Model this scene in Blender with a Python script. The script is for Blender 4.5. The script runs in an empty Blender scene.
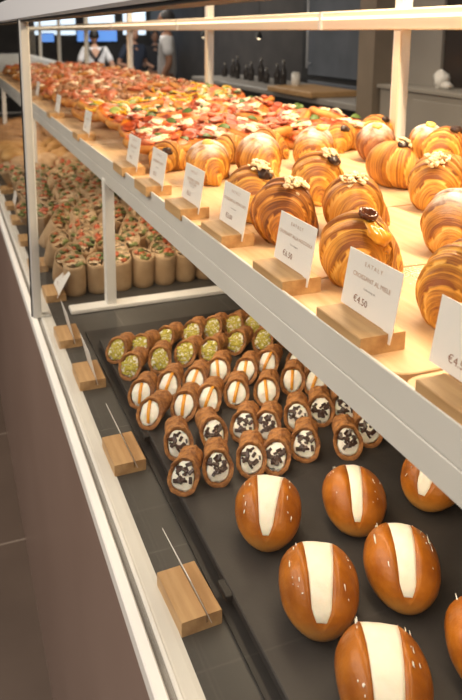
import bpy, math, random
from mathutils import Vector, Matrix, noise
R = math.radians
SC = bpy.context.scene
COL = SC.collection
rnd = random.Random(7)

# ------------------------------------------------------------------ materials
def mat(name, c1, c2=None, scale=20, rough=.6, bump=0, bscale=60, metal=0, stretch=(1, 1, 1), spec=.5, detail=4, uv=False,
        lo=.35, hi=.65, trans=0, sss=0, coat=0):
    m = bpy.data.materials.new(name); m.use_nodes = True
    nt = m.node_tree; N = nt.nodes; L = nt.links
    b = N['Principled BSDF']
    b.inputs['Roughness'].default_value = rough; b.inputs['Metallic'].default_value = metal
    b.inputs['Specular IOR Level'].default_value = spec
    b.inputs['Base Color'].default_value = (*c1, 1)
    if sss:
        b.inputs['Subsurface Weight'].default_value = sss; b.inputs['Subsurface Scale'].default_value = .01
    if coat:
        b.inputs['Coat Weight'].default_value = coat; b.inputs['Coat Roughness'].default_value = .15
    tc = N.new('ShaderNodeTexCoord'); mp = N.new('ShaderNodeMapping'); mp.inputs['Scale'].default_value = stretch
    L.new(tc.outputs['UV' if uv else 'Object'], mp.inputs['Vector'])
    if c2:
        n = N.new('ShaderNodeTexNoise'); n.inputs['Scale'].default_value = scale; n.inputs['Detail'].default_value = detail
        L.new(mp.outputs[0], n.inputs['Vector'])
        r = N.new('ShaderNodeValToRGB'); r.color_ramp.elements[0].position = lo; r.color_ramp.elements[1].position = hi
        r.color_ramp.elements[0].color = (*c1, 1); r.color_ramp.elements[1].color = (*c2, 1)
        L.new(n.outputs['Fac'], r.inputs['Fac']); L.new(r.outputs['Color'], b.inputs['Base Color'])
    if bump:
        n2 = N.new('ShaderNodeTexNoise'); n2.inputs['Scale'].default_value = bscale; n2.inputs['Detail'].default_value = 5
        L.new(mp.outputs[0], n2.inputs['Vector'])
        bp = N.new('ShaderNodeBump'); bp.inputs['Strength'].default_value = bump; bp.inputs['Distance'].default_value = .004
        L.new(n2.outputs['Fac'], bp.inputs['Height']); L.new(bp.outputs[0], b.inputs['Normal'])
    return m

def wood(name, c1, c2, stretch):
    m = mat(name, c1, c2, scale=9, rough=.5, bump=.12, bscale=40, stretch=stretch, detail=6, lo=.3, hi=.7, spec=.3)
    return m

def emis(name, col, s):
    m = bpy.data.materials.new(name); m.use_nodes = True
    b = m.node_tree.nodes['Principled BSDF']; b.inputs['Base Color'].default_value = (*col, 1)
    b.inputs['Emission Color'].default_value = (*col, 1); b.inputs['Emission Strength'].default_value = s
    return m

def croissant_mat(name, pale, mid, dark, dust=0):
    m = bpy.data.materials.new(name); m.use_nodes = True
    nt = m.node_tree; N = nt.nodes; L = nt.links; b = N['Principled BSDF']
    b.inputs['Roughness'].default_value = .36; b.inputs['Specular IOR Level'].default_value = .45
    tc = N.new('ShaderNodeTexCoord')
    oi = N.new('ShaderNodeObjectInfo')
    add = N.new('ShaderNodeVectorMath'); add.operation = 'ADD'
    mulr = N.new('ShaderNodeVectorMath'); mulr.operation = 'SCALE'; mulr.inputs[3].default_value = 7
    L.new(oi.outputs['Location'], mulr.inputs[0])
    L.new(tc.outputs['UV'], add.inputs[0]); L.new(mulr.outputs[0], add.inputs[1])
    mp = N.new('ShaderNodeMapping'); mp.inputs['Scale'].default_value = (20, 1.2, 1)
    L.new(add.outputs[0], mp.inputs['Vector'])
    n = N.new('ShaderNodeTexNoise'); n.inputs['Scale'].default_value = 1.0; n.inputs['Detail'].default_value = 7; n.inputs['Roughness'].default_value = .7; n.inputs['Distortion'].default_value = .15
    L.new(mp.outputs[0], n.inputs['Vector'])
    n3 = N.new('ShaderNodeTexNoise'); n3.inputs['Scale'].default_value = 22; n3.inputs['Detail'].default_value = 3
    L.new(tc.outputs['Object'], n3.inputs['Vector'])
    at = N.new('ShaderNodeAttribute'); at.attribute_name = 'bake'
    s = N.new('ShaderNodeMath'); s.operation = 'MULTIPLY_ADD'; s.inputs[1].default_value = .70
    L.new(n.outputs['Fac'], s.inputs[0])
    s2 = N.new('ShaderNodeMath'); s2.operation = 'MULTIPLY'; s2.inputs[1].default_value = .28
    L.new(at.outputs['Fac'], s2.inputs[0]); L.new(s2.outputs[0], s.inputs[2])
    s3 = N.new('ShaderNodeMath'); s3.operation = 'MULTIPLY_ADD'; s3.inputs[1].default_value = .30
    L.new(n3.outputs['Fac'], s3.inputs[0]); L.new(s.outputs[0], s3.inputs[2])
    r = N.new('ShaderNodeValToRGB'); e = r.color_ramp.elements
    e[0].position = .48; e[0].color = (*pale, 1); e[1].position = .83; e[1].color = (*dark, 1)
    k = e.new(.65); k.color = (*mid, 1)
    L.new(s3.outputs[0], r.inputs['Fac'])
    out = r.outputs['Color']
    if dust:
        sp = N.new('ShaderNodeSeparateXYZ'); L.new(tc.outputs['Object'], sp.inputs[0])
        mr = N.new('ShaderNodeMapRange'); mr.inputs[1].default_value = .052; mr.inputs[2].default_value = .078
        L.new(sp.outputs['Z'], mr.inputs[0])
        nn = N.new('ShaderNodeTexNoise'); nn.inputs['Scale'].default_value = 55; nn.inputs['Detail'].default_value = 6
        L.new(tc.outputs['Object'], nn.inputs['Vector'])
        mm = N.new('ShaderNodeMath'); mm.operation = 'MULTIPLY_ADD'; mm.inputs[1].default_value = 1.3; mm.inputs[2].default_value = -.35
        L.new(nn.outputs['Fac'], mm.inputs[0])
        ad = N.new('ShaderNodeMath'); ad.operation = 'MULTIPLY'; ad.use_clamp = True
        a2 = N.new('ShaderNodeMath'); a2.operation = 'MULTIPLY'; a2.inputs[1].default_value = 2.2 * dust
        L.new(mm.outputs[0], a2.inputs[0]); L.new(a2.outputs[0], ad.inputs[0]); L.new(mr.outputs[0], ad.inputs[1])
        mx = N.new('ShaderNodeMix'); mx.data_type = 'RGBA'
        L.new(ad.outputs[0], mx.inputs['Factor']); L.new(out, mx.inputs['A']); mx.inputs['B'].default_value = (.86, .80, .72, 1)
        out = mx.outputs['Result']
    L.new(out, b.inputs['Base Color'])
    bp = N.new('ShaderNodeBump'); bp.inputs['Strength'].default_value = .8; bp.inputs['Distance'].default_value = .004
    L.new(n.outputs['Fac'], bp.inputs['Height']); L.new(bp.outputs[0], b.inputs['Normal'])
    return m

def glass_mat(name, tint=(1, 1, 1), k=1.0):
    m = bpy.data.materials.new(name); m.use_nodes = True
    nt = m.node_tree; N = nt.nodes; L = nt.links
    N.remove(N['Principled BSDF'])
    t = N.new('ShaderNodeBsdfTransparent'); t.inputs[0].default_value = (*tint, 1)
    g = N.new('ShaderNodeBsdfGlossy'); g.inputs['Roughness'].default_value = .0
    f = N.new('ShaderNodeFresnel'); f.inputs['IOR'].default_value = 1.45
    ge = N.new('ShaderNodeNewGeometry'); io = N.new('ShaderNodeMapRange'); io.inputs[3].default_value = 1.45; io.inputs[4].default_value = 1 / 1.45
    L.new(ge.outputs['Backfacing'], io.inputs[0]); L.new(io.outputs[0], f.inputs['IOR'])      # same reflectance entering and leaving the pane
    mu = N.new('ShaderNodeMath'); mu.operation = 'MULTIPLY'; mu.inputs[1].default_value = k
    L.new(f.outputs[0], mu.inputs[0])
    mx = N.new('ShaderNodeMixShader'); L.new(mu.outputs[0], mx.inputs[0]); L.new(t.outputs[0], mx.inputs[1]); L.new(g.outputs[0], mx.inputs[2])
    L.new(mx.outputs[0], N['Material Output'].inputs[0])
    return m

def tile_mat(name, c1, c2, line, px, ox, py, oy, w, rough, spec=.5):
    """square tiles with thin joints, joints at x = ox + k*px and y = oy + k*py"""
    m = mat(name, c1, c2, scale=3, rough=rough, bump=.04, bscale=90, spec=spec)
    nt = m.node_tree; N = nt.nodes; L = nt.links; b = N['Principled BSDF']
    src = b.inputs['Base Color'].links[0].from_socket
    ge = N.new('ShaderNodeNewGeometry'); sp = N.new('ShaderNodeSeparateXYZ'); L.new(ge.outputs['Position'], sp.inputs[0])
    outs = []
    for ax, p, o in (('X', px, ox), ('Y', py, oy)):
        a = N.new('ShaderNodeMath'); a.operation = 'SUBTRACT'; a.inputs[1].default_value = o; L.new(sp.outputs[ax], a.inputs[0])
        q = N.new('ShaderNodeMath'); q.operation = 'PINGPONG'; q.inputs[1].default_value = p / 2; L.new(a.outputs[0], q.inputs[0])
        l = N.new('ShaderNodeMath'); l.operation = 'LESS_THAN'; l.inputs[1].default_value = w; L.new(q.outputs[0], l.inputs[0])
        outs.append(l.outputs[0])
    mxx = N.new('ShaderNodeMath'); mxx.operation = 'MAXIMUM'; L.new(outs[0], mxx.inputs[0]); L.new(outs[1], mxx.inputs[1])
    mx = N.new('ShaderNodeMix'); mx.data_type = 'RGBA'
    L.new(mxx.outputs[0], mx.inputs['Factor']); L.new(src, mx.inputs['A']); mx.inputs['B'].default_value = (*line, 1)
    L.new(mx.outputs['Result'], b.inputs['Base Color'])
    return m

M = dict(
    steel=mat('satin_white_metal', (.66, .645, .60), (.70, .68, .635), scale=8, rough=.38, spec=.4),
    alu=mat('brushed_aluminium', (.62, .61, .58), (.68, .67, .64), scale=6, rough=.36, metal=.25, stretch=(1, 1, .05)),
    polished=mat('polished_steel', (.82, .84, .88), rough=.22, metal=.05),
    white=mat('white_enamel', (.86, .84, .79), rough=.4),
    slab=mat('pale_stone', (.70, .67, .60), (.74, .71, .64), scale=14, rough=.45),
    bronze=mat('bronze_panel', (.235, .16, .13), (.265, .185, .152), scale=2.5, rough=.34, spec=.45),
    slate=mat('black_slate', (.022, .020, .019), (.031, .028, .026), scale=18, rough=.5, bump=.08, bscale=240),
    black=mat('black_metal', (.012, .011, .010), rough=.5),
    cream=mat('whipped_cream', (.90, .82, .66), (.94, .87, .73), scale=60, rough=.55, bump=.25, bscale=120, sss=.15),
    ricotta=mat('ricotta_cream', (.86, .80, .69), (.91, .86, .76), scale=90, rough=.5, bump=.4, bscale=160, sss=.15),
    shell=mat('fried_pastry', (.20, .066, .014), (.52, .225, .058), scale=125, rough=.5, bump=1.0, bscale=330, lo=.32, hi=.66),
    pistachio=mat('crushed_pistachio', (.42, .36, .03), (.60, .52, .10), scale=120, rough=.7),
    peel=mat('candied_orange', (.80, .30, .02), (.86, .38, .03), scale=50, rough=.3, sss=.1),
    choc=mat('dark_chocolate', (.028, .012, .008), (.05, .022, .014), scale=60, rough=.35),
    bun=mat('glazed_brioche', (.24, .060, .004), (.50, .165, .012), scale=26, spec=.3, rough=.32, bump=.3, bscale=120, coat=.12, lo=.3, hi=.72),
    nut=mat('chopped_hazelnut', (.80, .62, .34), (.90, .76, .50), scale=90, rough=.6),
    custard=mat('yellow_custard', (.90, .62, .10), (.95, .72, .20), scale=60, rough=.3),
    honey=mat('amber_honey', (.62, .24, .02), (.80, .40, .05), scale=60, rough=.12),
    honeydark=mat('dark_honey', (.10, .025, .006), rough=.2),
    card=mat('white_card', (.90, .87, .82), rough=.6),
    ink=mat('brown_ink', (.52, .33, .22), rough=.7), inkgrey=mat('grey_ink', (.30, .27, .25), rough=.7), inkprice=mat('dark_brown_ink', (.30, .13, .07), rough=.7),
    blk=wood('oak_block', (.46, .26, .11), (.66, .42, .20), (9, 1, 9)),
    board=wood('maple_board', (.55, .34, .17), (.70, .48, .28), (7, .8, 7)),
    crust=mat('pizza_crust', (.40, .13, .015), (.64, .29, .06), scale=28, rough=.6, bump=.3, bscale=90),
    sauce=mat('tomato_sauce', (.38, .040, .003), (.68, .21, .014), scale=34, rough=.35, bump=.5, bscale=90),
    sauceb=mat('roasted_mushroom_sauce', (.20, .06, .016), (.48, .21, .06), scale=34, rough=.45, bump=.5, bscale=90),
    saucep=mat('melted_cheese_base', (.52, .18, .03), (.76, .42, .13), scale=30, rough=.4, bump=.4, bscale=90),
    salami=mat('salami', (.19, .018, .004), (.42, .068, .010), scale=60, rough=.35),
    mozz=mat('mozzarella', (.84, .64, .38), (.92, .82, .64), scale=40, rough=.4),
    leaf=mat('basil_leaf', (.045, .085, .010), (.10, .17, .02), scale=40, rough=.45),
    pepper=mat('yellow_pepper', (.78, .46, .008), (.86, .56, .02), scale=30, rough=.3),
    zucc=mat('courgette', (.20, .26, .04), (.45, .48, .14), scale=30, rough=.4),
    mush=mat('mushroom', (.22, .085, .03), (.48, .24, .10), scale=40, rough=.5),
    ham=mat('cured_ham', (.36, .055, .014), (.60, .20, .06), scale=40, rough=.4),
    tort=mat('flour_tortilla', (.42, .27, .14), (.54, .37, .21), scale=24, rough=.65, bump=.15, bscale=60),
    fill=mat('wrap_filling', (.50, .30, .14), (.78, .60, .38), scale=70, rough=.5, bump=.8, bscale=110),
    lettuce=mat('lettuce', (.07, .10, .02), (.28, .30, .09), scale=60, rough=.5),
    tomato=mat('tomato_piece', (.46, .07, .02), (.62, .20, .09), scale=60, rough=.35),
    roll=mat('pale_bread', (.50, .31, .16), (.66, .46, .27), scale=20, rough=.6, bump=.2, bscale=80),
    rolly=mat('golden_bread', (.44, .23, .07), (.60, .36, .13), scale=20, rough=.6, bump=.2, bscale=80),
    rollb=mat('brown_bread', (.30, .15, .06), (.44, .25, .11), scale=20, rough=.6, bump=.2, bscale=80),
    taupe=mat('taupe_plaster', (.23, .185, .14), (.26, .21, .16), scale=6, rough=.7),
    grey=mat('grey_cabinet', (.34, .31, .27), (.37, .34, .30), scale=4, rough=.6),
    wallm=mat('dark_wall', (.045, .040, .038), (.065, .058, .054), scale=3, rough=.7),
    worktop=mat('grey_worktop', (.36, .34, .32), (.42, .40, .37), scale=10, rough=.4),
    oven=mat('oven_steel', (.13, .15, .18), (.18, .20, .24), scale=3, rough=.35, metal=.1),
    darkglass=mat('dark_window_glass', (.045, .035, .030), rough=.15),
    frame=mat('cream_frame', (.82, .70, .53), rough=.5),
    shirt=mat('white_shirt', (.62, .62, .64), (.70, .70, .72), scale=12, rough=.8),
    apron=mat('dark_apron', (.02, .02, .028), rough=.8), skin=mat('skin', (.48, .26, .17), rough=.55), skind=mat('skin_tan', (.34, .16, .09), rough=.55),
    hair=mat('dark_hair', (.012, .009, .008), rough=.6), trouser=mat('dark_trousers', (.02, .02, .024), rough=.8),
    bluejacket=mat('navy_jacket', (.02, .03, .06), rough=.8),
    win=emis('daylight_window', (.72, .86, 1.0), 1.6), blue=emis('blue_screen_picture', (.16, .38, .95), 1.0), lamp=emis('lamp_glow', (1, .78, .5), 6),
    glass=glass_mat('display_glass', (.985, .99, .985), .28),
    floor=tile_mat('brown_floor_tile', (.095, .068, .052), (.118, .085, .065), (.26, .21, .17), .674, -.17, .674, 1.471, .0035, .38),
    deck=tile_mat('dark_deck_tile', (.050, .048, .043), (.064, .061, .055), (.10, .095, .085), .30, .10, .335, .18, .0012, .42),
)
def brioche_tone(m):
    """the bun's crust is paler where it rose against the tray and darkest on its crown"""
    nt = m.node_tree; N = nt.nodes; L = nt.links; b = N['Principled BSDF']
    src = b.inputs['Base Color'].links[0].from_socket
    tc = N.new('ShaderNodeTexCoord'); sp = N.new('ShaderNodeSeparateXYZ'); L.new(tc.outputs['Object'], sp.inputs[0])
    nz = N.new('ShaderNodeTexNoise'); nz.inputs['Scale'].default_value = 30; L.new(tc.outputs['Object'], nz.inputs['Vector'])
    ad = N.new('ShaderNodeMath'); ad.operation = 'MULTIPLY_ADD'; ad.inputs[1].default_value = .016; L.new(nz.outputs['Fac'], ad.inputs[0]); L.new(sp.outputs['Z'], ad.inputs[2])
    mr = N.new('ShaderNodeMapRange'); mr.inputs[1].default_value = .016; mr.inputs[2].default_value = .040; L.new(ad.outputs[0], mr.inputs[0])
    mx = N.new('ShaderNodeMix'); mx.data_type = 'RGBA'; L.new(mr.outputs[0], mx.inputs['Factor']); mx.inputs['A'].default_value = (.56, .27, .055, 1); L.new(src, mx.inputs['B'])
    L.new(mx.outputs['Result'], b.inputs['Base Color'])
brioche_tone(M['bun'])
CR = [croissant_mat('croissant_golden', (.92, .60, .16), (.74, .34, .038), (.25, .066, .006)),
      croissant_mat('croissant_brown', (.84, .45, .09), (.56, .20, .022), (.16, .040, .005)),
      croissant_mat('croissant_sugared', (.90, .56, .14), (.70, .30, .034), (.24, .064, .007), dust=.9),
      croissant_mat('croissant_brown_sugared', (.60, .28, .08), (.36, .12, .025), (.16, .045, .012), dust=.8)]

# ------------------------------------------------------------------ mesh helpers
class MB:
    def __init__(s): s.v = []; s.f = []; s.uv = {}; s.at = []
    def add(s, vs, fs, Mx=None, at=None):
        o = len(s.v)
        for i, v in enumerate(vs):
            v = Vector(v)
            if Mx is not None: v = Mx @ v
            s.v.append(v); s.at.append(at[i] if at else 0)
        for f in fs: s.f.append([i + o for i in f])
        return s
    def box(s, x0, x1, y0, y1, z0, z1, Mx=None, b=0):
        if b <= 0:
            vs = [(x, y, z) for z in (z0, z1) for y in (y0, y1) for x in (x0, x1)]
            fs = [(0, 2, 3, 1), (4, 5, 7, 6), (0, 1, 5, 4), (2, 6, 7, 3), (0, 4, 6, 2), (1, 3, 7, 5)]
            return s.add(vs, fs, Mx)
        # chamfered box: 24 vertices
        vs = []; idx = {}
        X = (x0, x1); Y = (y0, y1); Z = (z0, z1)
        for i in (0, 1):
            for j in (0, 1):
                for k in (0, 1):
                    sx = 1 if i == 0 else -1; sy = 1 if j == 0 else -1; sz = 1 if k == 0 else -1
                    for a, d in (('x', (0, sy * b, sz * b)), ('y', (sx * b, 0, sz * b)), ('z', (sx * b, sy * b, 0))):
                        idx[i, j, k, a] = len(vs); vs.append((X[i] + d[0], Y[j] + d[1], Z[k] + d[2]))
        fs = []
        for i in (0, 1):
            fs.append([idx[i, j, k, 'x'] for j, k in ((0, 0), (0, 1), (1, 1), (1, 0))])
            fs.append([idx[j, i, k, 'y'] for j, k in ((0, 0), (0, 1), (1, 1), (1, 0))])
            fs.append([idx[j, k, i, 'z'] for j, k in ((0, 0), (0, 1), (1, 1), (1, 0))])
        for p in (0, 1):
            for q in (0, 1):
                fs.append([idx[0, p, q, 'y'], idx[1, p, q, 'y'], idx[1, p, q, 'z'], idx[0, p, q, 'z']])
                fs.append([idx[p, 0, q, 'x'], idx[p, 1, q, 'x'], idx[p, 1, q, 'z'], idx[p, 0, q, 'z']])
                fs.append([idx[p, q, 0, 'x'], idx[p, q, 1, 'x'], idx[p, q, 1, 'y'], idx[p, q, 0, 'y']])
        for i in (0, 1):
            for j in (0, 1):
                for k in (0, 1): fs.append([idx[i, j, k, a] for a in 'xyz'])
        return s.add(vs, fs, Mx)
    def grid(s, rows, wrap=False, caps=False, Mx=None, at=None):
        n = len(rows[0]); vs = [p for r in rows for p in r]; fs = []
        for i in range(len(rows) - 1):
            for j in range(n if wrap else n - 1):
                k = (j + 1) % n
                fs.append((i * n + j, i * n + k, (i + 1) * n + k, (i + 1) * n + j))
        if caps:
            fs.append(list(range(n))[::-1]); fs.append([(len(rows) - 1) * n + j for j in range(n)])
        return s.add(vs, fs, Mx, [a for r in at for a in r] if at else None)
    def blob(s, c, r, seed=0, amp=.2, nu=10, nv=7, freq=2.0, Mx=None):
        rows = []
        for i in range(nv + 1):
            t = math.pi * (i / nv); t = min(max(t, .02), math.pi - .02)
            row = []
            for j in range(nu):
                a = 2 * math.pi * j / nu
                d = Vector((math.sin(t) * math.cos(a), math.sin(t) * math.sin(a), math.cos(t)))
                k = 1 + amp * noise.noise(d * freq + Vector((seed * 3.7, seed * 1.3, seed)))
                row.append((c[0] + r[0] * d.x * k, c[1] + r[1] * d.y * k, c[2] + r[2] * d.z * k))
            rows.append(row)
        return s.grid(rows, True, True, Mx)
    def disc(s, c, r, h, n=14, Mx=None, dish=0):
        rows = []
        for rr, z in ((.01, 0), (r * .95, 0), (r, h * .5), (r * .92, h), (r * .5, h - dish), (.01 * r, h - dish)):
            rows.append([(c[0] + rr * math.cos(2 * math.pi * j / n), c[1] + rr * math.sin(2 * math.pi * j / n), c[2] + z) for j in range(n)])
        return s.grid(rows, True, True, Mx)
    def tube(s, p0, p1, r0, r1=None, n=10):
        p0 = Vector(p0); p1 = Vector(p1); d = (p1 - p0).normalized(); r1 = r0 if r1 is None else r1
        a = d.orthogonal().normalized(); b = d.cross(a); rows = []
        for p, r in ((p0, r0), (p1, r1)):
            rows.append([p + a * r * math.cos(2 * math.pi * j / n) + b * r * math.sin(2 * math.pi * j / n) for j in range(n)])
        return s.grid(rows, True, True)
    def mesh(s, name, m, smooth=True, uvf=None, attr=False):
        me = bpy.data.meshes.new(name); me.from_pydata([tuple(v) for v in s.v], [], s.f)
        if isinstance(m, (list, tuple)):
            for q in m: me.materials.append(q)
        else: me.materials.append(m)
        if attr:
            a = me.attributes.new('bake', 'FLOAT', 'POINT'); a.data.foreach_set('value', s.at)
        if uvf:
            u = me.uv_layers.new(name='UVMap')
            for lp in me.loops: u.data[lp.index].uv = uvf[lp.vertex_index]
        me.validate()
        import bmesh
        bm = bmesh.new(); bm.from_mesh(me); bmesh.ops.recalc_face_normals(bm, faces=bm.faces); bm.to_mesh(me); bm.free()
        if smooth: me.polygons.foreach_set('use_smooth', [True] * len(me.polygons))
        me.update(); return me

def link(name, me, parent=None, loc=None, rot=None):
    o = bpy.data.objects.new(name, me); COL.objects.link(o)
    if parent: o.parent = parent
    if loc is not None: o.location = loc
    if rot is not None: o.rotation_euler = rot
    return o
def tag(o, label, cat, group=None, kind=None):
    o['label'] = label; o['category'] = cat
    if group: o['group'] = group
    if kind: o['kind'] = kind
    return o
def thing(name, label, cat, loc=(0, 0, 0), rot=(0, 0, 0), group=None):
    return tag(link(name, None, None, loc, rot), label, cat, group)
def struct(name, mb, m, smooth=False):
    o = link(name, mb.mesh(name, m, smooth)); o['kind'] = 'structure'; return o
def dup(root, loc, rot, label=None, group=None, scale=None):
    r = root.copy(); COL.objects.link(r); r.location = loc; r.rotation_euler = rot
    if label: r['label'] = label
    if group: r['group'] = group
    if scale: r.scale = scale
    def rec(a, b):
        for ch in list(a.children):
            c = ch.copy(); COL.objects.link(c); c.parent = b; rec(ch, c)
    rec(root, r)
    return r
ORD = ['first', 'second', 'third', 'fourth', 'fifth', 'sixth', 'seventh', 'eighth', 'ninth', 'tenth', 'eleventh', 'twelfth']

# ------------------------------------------------------------------ layout heights (metres)
DECK, TRAY, SHELF, FASC = .953, .975, 1.366, 1.376

# ------------------------------------------------------------------ setting
struct('floor', MB().box(-3, 6, -3, 16, -.05, 0), M['floor'])
struct('wall_back', MB().box(4.4, 4.5, -2, 16, 0, 3.4), M['wallm'])
struct('wall_far', MB().box(-3, 4.5, 15, 15.1, 0, 3.4), M['wallm'])
struct('ceiling', MB().box(-3, 6, 4.0, 16, 3.4, 3.45), M['wallm'])
for i, (x0, x1) in enumerate(((1.9, 2.75), (2.95, 3.6), (3.8, 4.3))):
    w = struct('window_%d' % (i + 1), MB().box(x0, x1, 14.97, 14.999, 1.62, 2.5), M['win'])
struct('trim_1', MB().box(1.5, 4.4, 14.93, 14.98, 2.5, 2.75), M['frame'])

# ------------------------------------------------------------------ display case
case = thing('display_case', 'long glass-fronted bakery display case with white rails and bronze lower panel', 'display case', (0.2, 0, 0))
def part(name, mb, m, parent=case, smooth=False, label=None):
    o = link(name, mb.mesh(name, m, smooth), parent)
    o.matrix_parent_inverse = Matrix.Translation(-Vector(parent.location)) if parent.type == 'EMPTY' else Matrix.Identity(4)
    if label: o['label'] = label
    return o
Y0, Y1 = .17, 11.37
mb = MB(); mb.add([(.165, Y0, 0), (.165, Y1, 0), (.182, Y1, .93), (.182, Y0, .93), (.22, Y0, 0), (.22, Y1, 0), (.22, Y1, .93), (.22, Y0, .93)],
       [(0, 3, 2, 1), (4, 5, 6, 7), (0, 4, 7, 3), (1, 2, 6, 5), (0, 1, 5, 4), (3, 7, 6, 2)])
part('front_panel', mb, M['bronze'], label='bronze brown front panel')
part('base_rail', MB().box(.181, .197, Y0, Y1, .93, .956, b=.002), M['white'], label='white outer base rail')
part('base_rail', MB().box(.2065, .212, Y0, Y1, .93, .955, b=.001), M['white'])
part('glass_channel', MB().box(.197, .2065, Y0, Y1, .93, .951), M['grey'])
part('deck_edge', MB().box(.212, .236, Y0, Y1, .92, .9535), M['slab'], label='pale stone edge of the deck')
part('deck', MB().box(.236, 1.34, Y0, Y1, .90, DECK), M['deck'], label='dark tiled deck')
part('back_panel', MB().box(1.30, 1.36, Y0, Y1, 0, .90), M['grey'])
# shelf
part('shelf_plate', MB().box(.393, 1.30, Y0, Y1, 1.330, 1.352), M['steel'])
part('shelf_fascia', MB().box(.388, .3925, Y0, Y1, 1.337, FASC, b=.001), M['steel'], label='satin white shelf fascia')
part('shelf_fascia', MB().box(.3885, .397, Y0, Y1, 1.303, 1.3355, b=.001), M['steel'])
J = [.17, 1.77, 3.37, 4.97, 6.57, 8.17, 9.77]
for y in J[1:]:
    part('shelf_post', MB().box(.385, .412, y - .012, y + .018, DECK, 1.315, b=.002), M['white'])
    part('shelf_post', MB().box(1.26, 1.29, y - .012, y + .018, DECK, 1.335, b=.002), M['white'])
    part('cross_rail', MB().box(.285, 1.30, y - .022, y + .022, DECK, DECK + .012, b=.002), M['white'])
    part('back_post', MB().box(1.29, 1.325, y - .02, y + .02, DECK, 2.1, b=.002), M['white'])
    part('back_post_strip', MB().box(1.285, 1.2905, y - .021, y + .006, DECK, 1.70), M['frame'])
    # front glazing post: two slim profiles with a dark seam
    part('front_post', MB().box(.186, .2085, y - .016, y + .016, .9535, 1.745, b=.003), M['alu'], label='slim aluminium glazing post')
    part('post_seam', MB().box(.183, .1865, y - .003, y + .003, .956, 1.73), M['black'])
    part('post_bracket', MB().box(.1865, .232, y - .014, y + .012, .9535, .959, b=.001), M['alu'])
part('top_rail', MB().box(.182, .235, Y0, Y1, 1.726, 1.785, b=.004), M['polished'], label='polished steel top rail')
part('rail_shadow_gap', MB().box(.19, .228, Y0, Y1, 1.722, 1.7262), M['black'])
part('back_rail', MB().box(1.278, 1.33, Y0, Y1, 1.703, 1.765, b=.004), M['frame'], label='cream back rail under the top')
part('rail_light_strip', MB().box(1.274, 1.2785, Y0, Y1, 1.738, 1.745), emis('led_strip', (1, .82, .6), 2.2))
for y in (2.2, 3.8, 5.4):
    part('rail_joint', MB().box(1.272, 1.279, y - .01, y + .01, 1.704, 1.764), M['steel'])
for a, b in zip(J, J[1:] + [11.37]):
    part('front_glass', MB().box(.198, .205, a + .016, b - .016, .951, 1.724), M['glass'], label='clear front glass pane')

# boards on the shelf
BX = [(.394, 1.28)]
ys = [.18, .52, .79, 1.09, 1.40, 1.71, 2.02, 2.33, 2.64, 2.95, 3.26, 3.57, 3.88, 4.19, 4.5, 4.81, 5.12, 5.43, 5.74, 6.05]
for i in range(len(ys) - 1):
    y0, y1 = ys[i] + .002, ys[i + 1] - .002
    # plank with rounded front corners
    pts = []
    r = .03
    for (cx, cy, a0) in ((.3945 + r, y0 + r, 180), (1.27 - .003, y0 + .003, 270), (1.27 - .003, y1 - .003, 0), (.3945 + r, y1 - r, 90)):
        rr = r if cx < 1 else .003
        for k in range(7):
            a = R(a0 + 15 * k); pts.append((cx + rr * math.cos(a), cy + rr * math.sin(a)))
    rows = [[(x, y, 1.3525) for x, y in pts], [(x, y, SHELF - .001) for x, y in pts]]
    cx = sum(p[0] for p in pts) / len(pts); cy = sum(p[1] for p in pts) / len(pts)
    rows.append([(x + (cx - x) * .003, y + (cy - y) * .008, SHELF) for x, y in pts])
    nm = 'nearest ' if i == 0 else (ORD[i].lower() + '-nearest ' if i < 8 else '')
    o = link('wooden_board', MB().grid(rows, True, True).mesh('wooden_board', M['board'], False))
    if i < 8: tag(o, nm + 'pale wooden serving board lying across the upper shelf', 'board', 'wooden boards on the upper shelf')
    else: tag(o, 'wooden serving board hidden under the far heap of pizza slices', 'board', 'wooden boards under the far pizza')

# trays on the lower deck
mat_o = link('tray_liner', MB().box(.298, 1.22, .2, 1.625, DECK, DECK + .004).mesh('tray_liner', M['black'], False))
tag(mat_o, 'black rubber liner under the slate pastry trays', 'mat')
t = thing('slate_tray', 'large matt black slate tray carrying the cream buns and cannoli', 'tray', (.75, .886, DECK + .004))
link('tray_top', MB().box(-.436, .40, -.646, .646, .004, TRAY - DECK - .004, b=.0015).mesh('tray_top', M['slate'], False), t)
link('tray_foot', MB().box(-.428, .39, -.638, .638, 0, .004).mesh('tray_foot', M['black'], False), t)
for y in (.717, 1.102):
    link('tray_lip', MB().box(-.446, -.436, y - .886, y - .886 + .03, .008, TRAY - DECK - .004, b=.001).mesh('tray_lip', M['black'], False), t)

# ------------------------------------------------------------------ wooden card holders and cards
def holder_mesh():
    # U profile across x with a slot, extruded along y; origin at base centre of the block
    w, h, sx, sw, sd = .056, .021, .006, .0028, .012
    prof = [(-w / 2 + .001, 0), (w / 2 - .001, 0), (w / 2, .001), (w / 2, h - .001), (w / 2 - .001, h), (sx + sw, h), (sx + sw, h - sd), (sx, h - sd), (sx, h), (-w / 2 + .001, h), (-w / 2, h - .001), (-w / 2, .001)]
    m = MB(); n = len(prof); L = .045
    vs = [(x, -L, z) for x, z in prof] + [(x, L, z) for x, z in prof]
    fs = [(i, (i + 1) % n, n + (i + 1) % n, n + i) for i in range(n)]
    for o in (0, n):
        left = [8, 9, 10, 11, 0, 7]; right = [1, 2, 3, 4, 5, 6]; mid = [0, 1, 6, 7]
        for f in (left, right, mid): fs.append([o + k for k in f])
    m.add(vs, fs)
    return m.mesh('card_holder', M['blk'], False)
HM = holder_mesh()
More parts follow.
